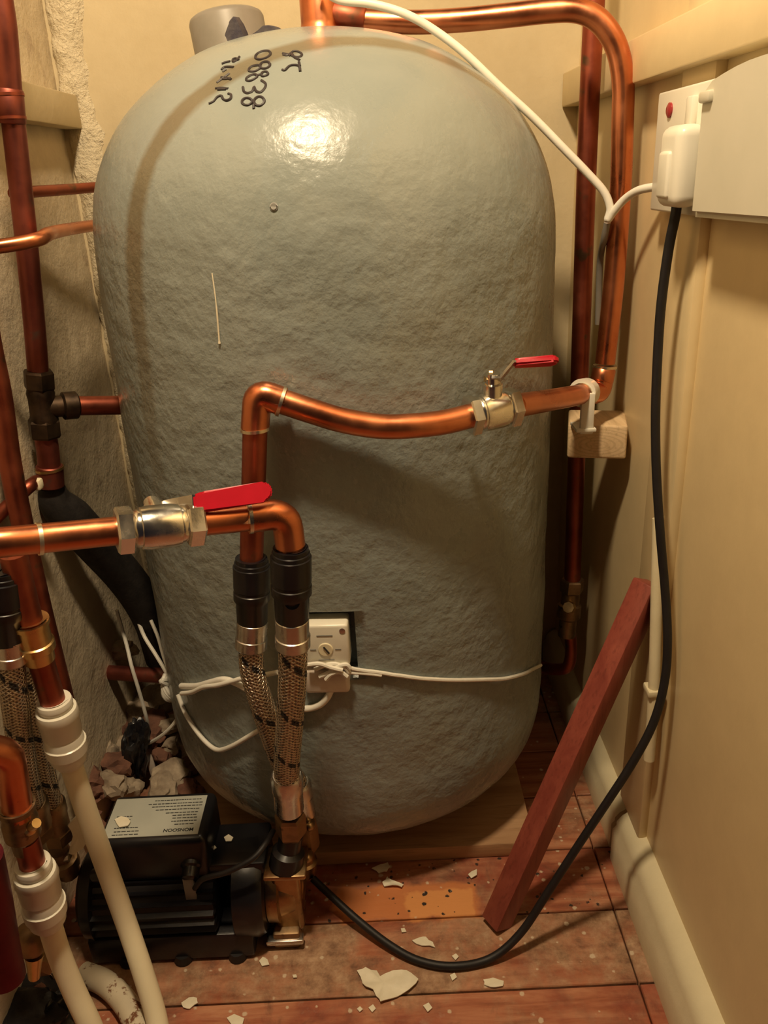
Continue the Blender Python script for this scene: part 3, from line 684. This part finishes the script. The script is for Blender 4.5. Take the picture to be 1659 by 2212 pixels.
single('flaking_pipe', tube([UZ(180, 2104, .012), UZ(225, 2122, .013), UZ(262, 2155, .013), UZ(290, 2200, .013), UZ(312, 2250, .013)], .0125, 20, 8), 'cream_pipe_rusty', 'short cream painted pipe with rust patches lying on the floor', 'pipe')
single('purple_copper_pipe', tube(P([(-40, 1850, .49), (-18, 1950, .495), (2, 2060, .50), (14, 2112, .50)]), .0160, 22, 6), 'copper_purple', 'wide dark red copper pipe at the lower left picture edge', 'pipe')
dv = thing('drain_cock', 'dusty brass drain cock behind the lower cream pipe', 'valve', U(80, 2130, .55))
obj('cap', blob(U(66, 2030, .555), (.014, .013, .017), 4, .05, 3), 'brass_aged', dv)
obj('spout', turned(U(74, 2062, .555), U(74, 2120, .552), [(0, .009), (.012, .007), (.028, .0055)], 14), 'brass', dv)
obj('body', turned(U(74, 2070, .56), U(112, 2085, .575), [(0, .009), (.01, .012), (.024, .012), (.026, .007)], 8), 'brass_aged', dv)
single('black_sheet', blob(UZ(40, 2190, .02), (.06, .035, .022), 9, .35, 4, 2.2), 'dark_bag', 'black crumpled sheet in the bottom left corner of the picture', 'sheet')

# ------------------------------------------------------------------ pump
PA = V((1, 0, 0)).normalized()
px0, px1 = -.352, -.150
PY, PZ, PR = .690, .062, .053
pump = thing('shower_pump', 'black finned electric pump with grey label on the floor at lower left', 'pump', V(((px0+px1)/2, PY, 0)))
bm = bmesh.new(); nf = 26
L = px1-px0
# motor barrel with lengthwise cooling fins
prof_n = 104; rows = []
def finr(a):
    s = math.sin(a*nf/1.0); return PR*(1.0 if s > .1 else .90)
for xx, sc in ((px0+.012, .80), (px0+.014, 1), (px1-.055, 1), (px1-.053, .9)):
    rows.append([bm.verts.new((xx, PY+finr(2*math.pi*k/prof_n)*sc*math.cos(2*math.pi*k/prof_n), PZ+finr(2*math.pi*k/prof_n)*sc*math.sin(2*math.pi*k/prof_n))) for k in range(prof_n)])
for i in range(3):
    for k in range(prof_n): bm.faces.new((rows[i][k], rows[i][(k+1) % prof_n], rows[i+1][(k+1) % prof_n], rows[i+1][k]))
bm.faces.new(list(reversed(rows[0]))); bm.faces.new(rows[-1])
obj('motor_barrel', bm, 'black_paint', pump, 25)
obj('end_cover', turned(V((px0-.006, PY, PZ)), V((1, PY, PZ)), [(0, .02), (.002, .042), (.008, .051), (.020, .0545), (.022, .048)], 40), 'black_plastic', pump)
obj('end_cover', turned(V((px1-.036, PY, PZ)), V((1, PY, PZ)), [(0, .048), (.002, .0555), (.026, .0565), (.034, .052), (.036, .035)], 40), 'black_plastic', pump)
# mounting feet / cradle
bm = bmesh.new()
box(V(((px0+px1)/2-.006, PY, .022)), (L*.90, .100, .036), None, .004, bm)
obj('base_plate', bm, 'black_paint', pump)
for sx in (.12, .42, .72):
    for sy in (-1, 1):
        q = V((px0+L*sx+.02, PY+sy*.045, 0)); obj('rubber_foot', turned(q, q+tz, [(0, .010), (.002, .011), (.010, .009)], 14), 'black_rubber', pump)
# terminal box with label
b_tl, b_tr = UZ(212, 1722, .158), UZ(452, 1709, .158)
yb_, yf_ = UZ(450, 1709, .158).y, UZ(445, 1800, .158).y
xl_, xr_ = UZ(215, 1800, .158).x, UZ(458, 1750, .158).x
bc = V(((xl_+xr_)/2, (yb_+yf_)/2-.003, .129)); bs = (xr_-xl_, (yb_-yf_)+.010, .058)
tb = obj('terminal_box', box(bc, bs, None, .008, None, 4), 'black_plastic', pump)
lt = bc.z+bs[2]/2
lbm = box(V((bc.x-.002, bc.y-.001, lt+.0004)), (bs[0]-.014, bs[1]-.016, .0010), None, .0003)
lab_o = obj('label', lbm, 'label_grey', tb)
lw, lh = bs[0]-.014, bs[1]-.016; lc = V((bc.x-.002, bc.y-.001, lt+.0010))
def text_bm(s, size, c, rot=math.pi, bold=.0):
    cu = bpy.data.curves.new('t', 'FONT'); cu.body = s; cu.size = size; cu.align_x = 'CENTER'; cu.align_y = 'CENTER'; cu.extrude = .00015; cu.offset = bold
    o = bpy.data.objects.new('t', cu); COL.objects.link(o); bpy.context.view_layer.update()
    me = bpy.data.meshes.new_from_object(o.evaluated_get(bpy.context.evaluated_depsgraph_get()))
    bm = bmesh.new(); bm.from_mesh(me); bpy.data.objects.remove(o); bpy.data.meshes.remove(me)
    M = Matrix.Translation(c) @ Matrix.Rotation(rot, 4, 'Z'); bmesh.ops.transform(bm, matrix=M, verts=bm.verts[:]); return bm
obj('brand_text', text_bm('MONSOON', .0062, lc+V((lw*.285, -lh*.38, 0)), math.pi, .00012), 'label_ink', lab_o)
rows_ = ((.18, .40, .50), (.16, .31, .58), (.18, .235, .52), (.20, .15, .46), (.26, .06, .34), (.30, -.01, .26), (.30, -.08, .24), (.30, -.16, .24), (.32, -.24, .20)), ((-.36, .02, .14), (-.36, -.06, .16), (-.30, -.27, .22), (-.28, -.36, .24), (-.28, -.44, .26))
for grp in rows_:
    bm = bmesh.new()
    for (fx_, fy_, wd_) in grp:
        x = -wd_/2
        while x < wd_/2:
            ww = random.uniform(.02, .06); box(lc+V((lw*(fx_+x+ww/2), lh*fy_, 0)), (lw*ww*.8, .0011, .0003), None, 0, bm); x += ww
    obj('small_print', bm, 'label_ink', lab_o)
# cable gland and bracket on the box front
gl = V((xr_-.020, yf_-.006, .122))
obj('cable_gland', turned(gl+V((0, .01, .002)), gl+V((0, -.02, -.012)), [(0, .012), (.012, .012), (.014, .0095), (.024, .009), (.026, .006)], 18), 'black_plastic', pump)
obj('bracket', box(gl+V((-.002, -.012, -.022)), (.012, .004, .03), None, .001), 'grey_plastic', pump)
obj('internal_lead', tube([gl+V((.004, -.014, -.020)), U(440, 1898, .640), U(490, 1884, .636), U(545, 1855, .640), U(575, 1820, .655), U(590, 1795, .68)], .0030, 10, 8), 'black_rubber', pump)
sh = box(V((px1-.032, .694, .108)), (.070, .062, .018), None, .004)
obj('capacitor_cover', sh, 'black_plastic', pump)
# brass pump end
hx = px1+.006
obj('brass_head', turned(V((px1-.004, PY, PZ-.004)), V((1, PY, PZ-.004)), [(0, .030), (.004, .040), (.016, .041), (.018, .035), (.034, .031), (.042, .020), (.044, .008)], 32), 'brass_worn', pump)
obj('head_column', box(V((hx+.016, PY-.014, PZ-.004)), (.032, .030, .088), None, .006, None, 3), 'brass_worn', pump)
obj('flange', box(V((hx+.018, PY-.018, PZ+.044)), (.046, .044, .006), None, .002), 'brass_worn', pump)
obj('foot_clamp', box(V((hx+.010, PY-.036, .012)), (.042, .012, .007), None, .002), 'steel', pump)
obj('foot_block', box(V((hx+.012, PY-.022, .012)), (.030, .034, .022), None, .003), 'brass_aged', pump)
obj('outlet_body', turned(U(618, 1868, .668), U(630, 1798, .672), [(0, .019), (.018, .018), (.022, .013), (.040, .013)], 20), 'black_plastic', pump)
obj('rear_outlet', turned(U(658, 1880, .725), U(660, 1820, .72), [(0, .014), (.018, .0145), (.02, .011), (.04, .011)], 20), 'brass_worn', pump)
for (x, y) in ((664, 1862), (668, 1792)):
    q = U(x, y, .69); obj('dome_nut', turned(q+V((0, .012, 0)), q+V((0, -.1, .02)), [(0, .006), (.008, .006), (.012, .0045), (.014, .0015)], 12), 'brass_worn', pump)
for (x, y, r) in ((150, 1850, .006), (140, 1995, .005), (128, 1960, .005)):
    q = U(x, y, .68); obj('tie_bolt', turned(q, q+V((-.02, -.002, 0)), [(0, r), (.006, r), (.006, r*.6), (.018, r*.6)], 10), 'steel', pump)
obj('inlet', turned(U(150, 1885, .69), U(110, 1800, .675), [(0, .012), (.014, .012), (.016, .016), (.028, .016), (.03, .011), (.045, .011)], 12), 'brass_aged', pump)
obj('bolt_head', turned(U(205, 1890, .648), U(240, 1886, .64), [(0, .007), (.016, .007), (.017, .005)], 14), 'black_plastic', pump)

# ------------------------------------------------------------------ power cord with plug, socket, enclosure
sk = thing('switched_socket', 'white wall socket with red neon lamp on the right wall', 'socket', V((XR, .80, .75)))
def wallpt(y, z, out): return V((XR-out, y, CAMH+z))
obj('back_box', box(wallpt(.755, .004, .006), (.012, .134, .098), None, .003, None, 3), 'white_plastic', sk)
obj('face_plate', box(wallpt(.755, .004, .0145), (.006, .136, .100), None, .002, None, 3), 'white_plastic', sk)
obj('neon_lamp', turned(wallpt(.788, .038, .016), wallpt(.788, .038, .06), [(0, .0062), (.003, .0062), (.0042, .004)], 16), 'red_neon', sk)
obj('rocker_switch', box(wallpt(.730, .034, .020), (.006, .014, .022), None, .002), 'white_plastic', sk)
cd = thing('power_cord', 'black mains cord with white plug looping from the socket down across the floor', 'cord', V((.25, .72, .78)))
pg = bmesh.new(); pc = wallpt(.716, -.0075, .030)
box(pc, (.024, .046, .062), None, .009, pg, 4)
plug = obj('plug', pg, 'white_plastic', cd)
obj('plug_grip', box(pc+V((-.011, 0, -.006)), (.008, .024, .036), None, .003, None, 3), 'white_plastic', plug)
cpts = [pc+V((0, 0, -.028)), U(1458, 470, .716), U(1444, 540, .722), U(1428, 660, .724), U(1420, 780, .722), U(1416, 900, .716), U(1418, 1020, .708), U(1426, 1150, .698), U(1437, 1280, .69), U(1442, 1380, .68), U(1436, 1470, .672), U(1412, 1560, .665), U(1368, 1645, .66), U(1310, 1735, .655), U(1250, 1825, .65), U(1185, 1925, .642), U(1125, 2015, .632), UZ(1060, 2070, .008), UZ(980, 2087, .0062), UZ(905, 2075, .0062), UZ(840, 2040, .010), UZ(770, 1985, .018), UZ(715, 1935, .028), UZ(676, 1898, .036)]
obj('cable', tube(cpts, .0043, 12, 8), 'black_rubber', cd)
ec = thing('meter_box', 'large cream plastic enclosure on the right wall at the picture edge', 'box', V((XR, .62, .76)))
bm = bmesh.new(); ys = [.683-.32*i/16 for i in range(17)]
top = lambda y: CAMH+.047+.010*math.sin(min(1, (.683-y)/.10)*math.pi/2)
outl = [(.683, CAMH-.045)]+[(y, top(y)) for y in ys]+[(.363, CAMH-.040)]
bm = prism([V((XR, y, z)) for y, z in outl], V((-.031, 0, 0)))
bmesh.ops.bevel(bm, geom=[e for e in bm.edges if abs(e.verts[0].co.x-(XR-.031)) < 1e-4 and abs(e.verts[1].co.x-(XR-.031)) < 1e-4], offset=.005, segments=3, affect='EDGES')
obj('casing', bm, 'enclosure_plastic', ec)
obj('lid_clip', box(V((XR-.031, .668, CAMH+.040)), (.008, .020, .008), None, .002), 'enclosure_plastic', ec)
wc = single('white_cable', tube(P([(690, -25, .925), (735, 0, .92), (800, 8, .915), (870, 28, .912), (930, 60, .91), (1000, 112, .905), (1080, 188, .90), (1150, 252, .895), (1215, 318, .888), (1270, 375, .882), (1305, 415, .877), (1318, 450, .874), (1313, 474, .874), (1325, 458, .871), (1350, 430, .862), (1380, 411, .845), (1424, 402, .822)]), .0040, 12, 8), 'white_flex', 'white cable running from the tank top past the copper pipes to the socket', 'cable')
single('white_cable', tube(P([(1312, 480, .885), (1304, 520, .895), (1296, 570, .92), (1292, 700, .93)]), .0036, 10, 6), 'grey_pipe', 'pale cable tail behind the copper pipe below the cable joint', 'cable')

# ------------------------------------------------------------------ timber support with pipe clip
BY = .868; f_l, f_r = U(1228, 950, BY).x, U(1352, 950, BY).x; f_t, f_b = U(1290, 919, BY).z, U(1290, 991, BY).z
blk = thing('timber_support', 'pale pine block with end grain showing, on the right wall under the copper elbow', 'timber', V(((f_l+f_r)/2, BY+.05, f_b)))
ca, sa = math.cos(-.23), math.sin(-.23); bax = (V((ca, sa, 0)), V((-sa, ca, 0)), V((0, 0, 1)))
bcx = V(((f_l+f_r)/2, BY, (f_t+f_b)/2))+bax[1]*.032
obj('block', box(bcx, (f_r-f_l, .064, f_t-f_b), bax, .003, None, 3), 'pine', blk)
obj('wall_packer', box(V((XR-.004, BY+.052, (f_t+f_b)/2)), (.012, .034, (f_t-f_b)*.8), None, .001), 'pine', blk)
pcp = thing('pipe_clip', 'white plastic pipe clip on the pine block around the copper pipe', 'clip', V(((f_l+f_r)/2-.01, BY+.02, f_t)))
cl0 = U(1262, 848, .862); dd = (U(1190, 864, .79)-U(1262, 851, .862)).normalized()
obj('clip_ring', turned(cl0-dd*.007, cl0+dd, [(0, .0125), (0, .0155), (.014, .0155), (.014, .0125)], 24), 'white_plastic', pcp)
sd = V((dd.y, -dd.x, 0)).normalized()
bm = bmesh.new()
box(V((cl0.x+.001, cl0.y-.013, (cl0.z+f_t)/2)), (.015, .006, cl0.z-f_t+.006), None, .002, bm)
obj('clip_stem', bm, 'white_plastic', pcp)
obj('clip_foot', box(V((cl0.x, cl0.y-.003, f_t+.002)), (.022, .030, .004), None, .001), 'white_plastic', pcp)

# ------------------------------------------------------------------ leaning batten
b0 = UZ(1072, 1992, .004); b1 = U(1394, 1282, .738)
d = (b1-b0).normalized(); sx = d.cross(V((0, 1, 0))).normalized(); sy = d.cross(sx).normalized()
ang = .55; ax_ = (sx*math.cos(ang)+sy*math.sin(ang), sy*math.cos(ang)-sx*math.sin(ang), d)
single('leaning_batten', box((b0+b1)/2+d*.006, (.026, .026, (b1-b0).length+.012), ax_, .002), 'stained_batten', 'red stained square wooden batten leaning against the right wall', 'batten')
cn = thing('lit_edge', 'thin cream strip standing for the lit edge of the upright board beside the black cord', 'lit_edge', V((XR-.014, .70, .25)))  # light catching the trim board's corner, built as a pale tube
cq = [UX(1422, 1120, XR-.014), UX(1418, 1300, XR-.014), UX(1412, 1500, XR-.014), UX(1402, 1640, XR-.014)]
obj('tube', tube(cq, .006, 12, 6), 'paint_trim', cn)
obj('saddle', box(UX(1413, 1490, XR-.013), (.018, .020, .008), None, .002), 'paint_trim', cn)

# ------------------------------------------------------------------ old stub, rubble and flakes
st = thing('old_pipe_stub', 'old copper stub with a plaster covered joint low beside the tank', 'pipe', U(290, 1455, .97))
obj('pipe', tube(P([(225, 1452, .985), (290, 1456, .97), (365, 1460, .955)]), .0105, 18, 4), 'copper_dull', st)
obj('plaster_lump', blob(U(203, 1432, 1.0), (.024, .022, .024), 3, .35, 4, 2.0), 'plaster_chunk', st)
obj('plaster_lump', blob(U(248, 1405, 1.02), (.030, .016, .012), 5, .4, 3, 2.0), 'plaster_chunk', st)
single('black_sheet', blob(U(292, 1628, .92), (.017, .02, .052), 11, .4, 4, 2.4, ax=(V((1, 0, -.25)).normalized(), V((0, 1, 0)), V((.25, 0, 1)).normalized())), 'dark_bag', 'crumpled black plastic sheet standing in the rubble behind the pump', 'sheet')
rub = [(300, 1530, 1.02, .030, 'p'), (350, 1520, 1.0, .034, 'p'), (375, 1550, .98, .022, 'p'), (330, 1560, .98, .026, 'b'), (405, 1640, .93, .020, 'b'), (365, 1660, .90, .024, 'p'), (400, 1690, .885, .022, 'b'), (350, 1690, .87, .028, 'p'), (235, 1680, .86, .026, 'p'), (250, 1640, .90, .022, 'b'), (215, 1600, .92, .024, 'p'), (195, 1560, .94, .020, 'p'), (180, 1640, .86, .022, 'b'), (150, 1690, .80, .022, 'p'), (240, 1560, 1.0, .024, 'b'), (415, 1610, .96, .018, 'p'), (120, 2060, .62, .016, 'p'), (80, 2150, .58, .018, 'b'),
       (275, 1500, 1.08, .030, 'b'), (225, 1520, 1.06, .028, 'p'), (330, 1500, 1.06, .030, 'p'), (370, 1590, .97, .020, 'p'), (345, 1620, .95, .018, 'b'), (390, 1660, .92, .014, 'p'), (420, 1680, .92, .014, 'p'), (270, 1690, .88, .020, 'p'), (222, 1650, .90, .016, 'p'), (205, 1690, .85, .018, 'b'), (172, 1600, .92, .022, 'p'), (255, 1600, .96, .018, 'p'), (180, 1720, .80, .018, 'b'), (130, 1640, .84, .020, 'b'), (155, 1560, .95, .022, 'b'), (310, 1590, .98, .016, 'p'), (438, 1650, .94, .012, 'p')]
for i, (x, y, Y, s, kd) in enumerate(rub):
    c = U(x, y, Y); c.z = max(c.z-.012, s*.45)
    if c.z > .075: c.z = .045+.03*random.random()
    R = Matrix.Rotation(random.uniform(0, 6), 3, 'Z') @ Matrix.Rotation(random.uniform(-.5, .5), 3, 'X')
    bmr = blob(c, (s, s*random.uniform(.6, .9), s*random.uniform(.45, .7)), i+20, .45, 3, 1.5, ax=(R @ V((1, 0, 0)), R @ V((0, 1, 0)), R @ V((0, 0, 1))))
    if kd == 'p': single('plaster_lump', bmr, 'plaster_chunk', 'pale broken plaster lump in the rubble left of the tank base', 'rubble', 'rubble heaped left of the tank', 30)
    else: single('brick_lump', bmr, 'brick_chunk', 'brown broken brick lump in the rubble left of the tank base', 'rubble', 'rubble heaped left of the tank', 30)

def flake(poly, z, label, curl=.002, tilt=None, Y=None, group='paint flakes fallen on the floor', seed=0):
    pts = []
    for i, (x, y) in enumerate(poly):
        p = UZ(x, y, z) if Y is None else U(x, y, Y)
        p.z += curl*(.5+.5*math.sin(i*2.1+seed)) if Y is None else 0; pts.append(p)
    if len(pts) > 5:
        rr = random.Random(int(poly[0][0])); q2 = []
        for i, p in enumerate(pts):
            nx_ = pts[(i+1) % len(pts)]; e = nx_-p; q2.append(p)
            if e.length > .004: q2.append(p.lerp(nx_, rr.uniform(.35, .65))+V((-e.y, e.x, 0))*rr.uniform(-.12, .12))
        pts = q2
    c = sum(pts, V())/len(pts); top_ = V((0, 0, .0010)) if Y is None else V((0, .0015, .0008))
    bm = bmesh.new(); n = len(pts)
    mid = [p.lerp(c, .5) for p in pts]
    def layer(o):
        return [bm.verts.new(p+o) for p in pts], [bm.verts.new(p+o) for p in mid], bm.verts.new(c+o)
    A, B, C = layer(V((0, 0, 0))); A2, B2, C2 = layer(top_)
    for i in range(n):
        j = (i+1) % n
        bm.faces.new((A[j], A[i], B[i], B[j])); bm.faces.new((B[j], B[i], C)); bm.faces.new((A2[i], A2[j], B2[j], B2[i])); bm.faces.new((B2[i], B2[j], C2)); bm.faces.new((A[i], A[j], A2[j], A2[i]))
    return single('paint_flake', bm, 'paint_flake', label, 'paint flake', group, 60)
flake([(771, 2099), (790, 2094), (814, 2098), (818, 2114), (850, 2101), (878, 2097), (904, 2118), (884, 2142), (866, 2150), (845, 2160), (822, 2168), (812, 2152), (806, 2140), (790, 2135), (782, 2120)], .002, 'largest torn cream paint flake on the floor at bottom centre', .003)
flake([(803, 1880), (822, 1870), (838, 1864), (843, 1876), (836, 1885), (818, 1887)], .002, 'pointed cream flake on the orange patch, the one nearer the tank', .003, seed=1)
flake([(826, 1910), (833, 1902), (837, 1896), (846, 1905), (872, 1912), (868, 1919), (848, 1916), (830, 1916)], .002, 'arrow shaped cream flake on the orange patch, the one further from the tank', .003, seed=2)
flake([(1011, 1892), (1018, 1884), (1030, 1882), (1030, 1893), (1018, 1898)], .002, 'small cream flake left of the leaning batten', .003, seed=3)
flake([(890, 2032), (905, 2027), (920, 2026), (935, 2036), (940, 2048), (920, 2045), (900, 2040)], .001, 'thin grey white flake inside the loop of the black cord', .001, seed=4)
flake([(976, 2066), (985, 2062), (991, 2068), (984, 2075)], .001, 'tiny white flake touching the inner side of the black cord', .001, seed=5)
flake([(972, 2108), (982, 2104), (987, 2112), (977, 2120)], .001, 'tiny white flake just below the black cord', .001, seed=6)
flake([(1044, 2118), (1065, 2114), (1088, 2120), (1086, 2132), (1060, 2134), (1046, 2128)], .001, 'pale oval flake on the board right of the black cord loop', .001, seed=7)
flake([(560, 2078), (568, 2068), (578, 2074), (582, 2086), (566, 2088)], .001, 'dull pale flake in the shadow in front of the pump', .001, seed=8)
flake([(392, 2168), (408, 2156), (426, 2158), (428, 2168), (410, 2180), (396, 2178)], .001, 'round pale flake beside the long cream plastic pipe', .001, seed=9)
flake([(490, 2200), (506, 2192), (528, 2202), (524, 2214), (500, 2214)], .001, 'pale flake cut by the bottom edge of the picture', .001, seed=10)
flake([(771, 2180), (778, 2176), (784, 2182), (777, 2187)], .001, 'tiny round flake below the largest flake, the left one', .001, seed=11)
flake([(796, 2178), (806, 2172), (812, 2180), (804, 2188)], .001, 'tiny round flake below the largest flake, the right one', .001, seed=12)
flake([(914, 2174), (926, 2168), (934, 2178), (924, 2188)], .001, 'small dull flake right of and below the largest flake', .001, seed=13)
flake([(866, 2008), (874, 2006), (878, 2014), (868, 2016)], .001, 'tiny cream flake at the board joint below the orange patch', .001, seed=14)
flake([(632, 2108), (640, 2106), (642, 2113), (634, 2114)], .001, 'bright speck of paint on the board left of the largest flake', .001, seed=15)
for lab, pl in (('small cream flake on the black pump cover, the upper one', [(484, 1810), (494, 1804), (504, 1810), (500, 1818), (488, 1819)]), ('small cream flake on the black pump cover, the lower one', [(454, 1832), (462, 1826), (468, 1832), (460, 1838)])):
    flake(pl, .1180, lab, .0005, group='paint flakes fallen on the pump')
flake([(248, 1772), (262, 1766), (276, 1768), (282, 1776), (276, 1786), (258, 1788)], .1600, 'bright cream flake lying on the grey pump label', .001, group='paint flakes fallen on the pump')
flake([(178, 1748), (188, 1760), (197, 1782), (190, 1798), (188, 1818), (178, 1834), (160, 1846), (148, 1844), (152, 1826), (158, 1806), (152, 1792), (146, 1784)], 0, 'large cream flake propped upright against the pump left end', 0, Y=.665, group='paint flakes fallen on the pump')
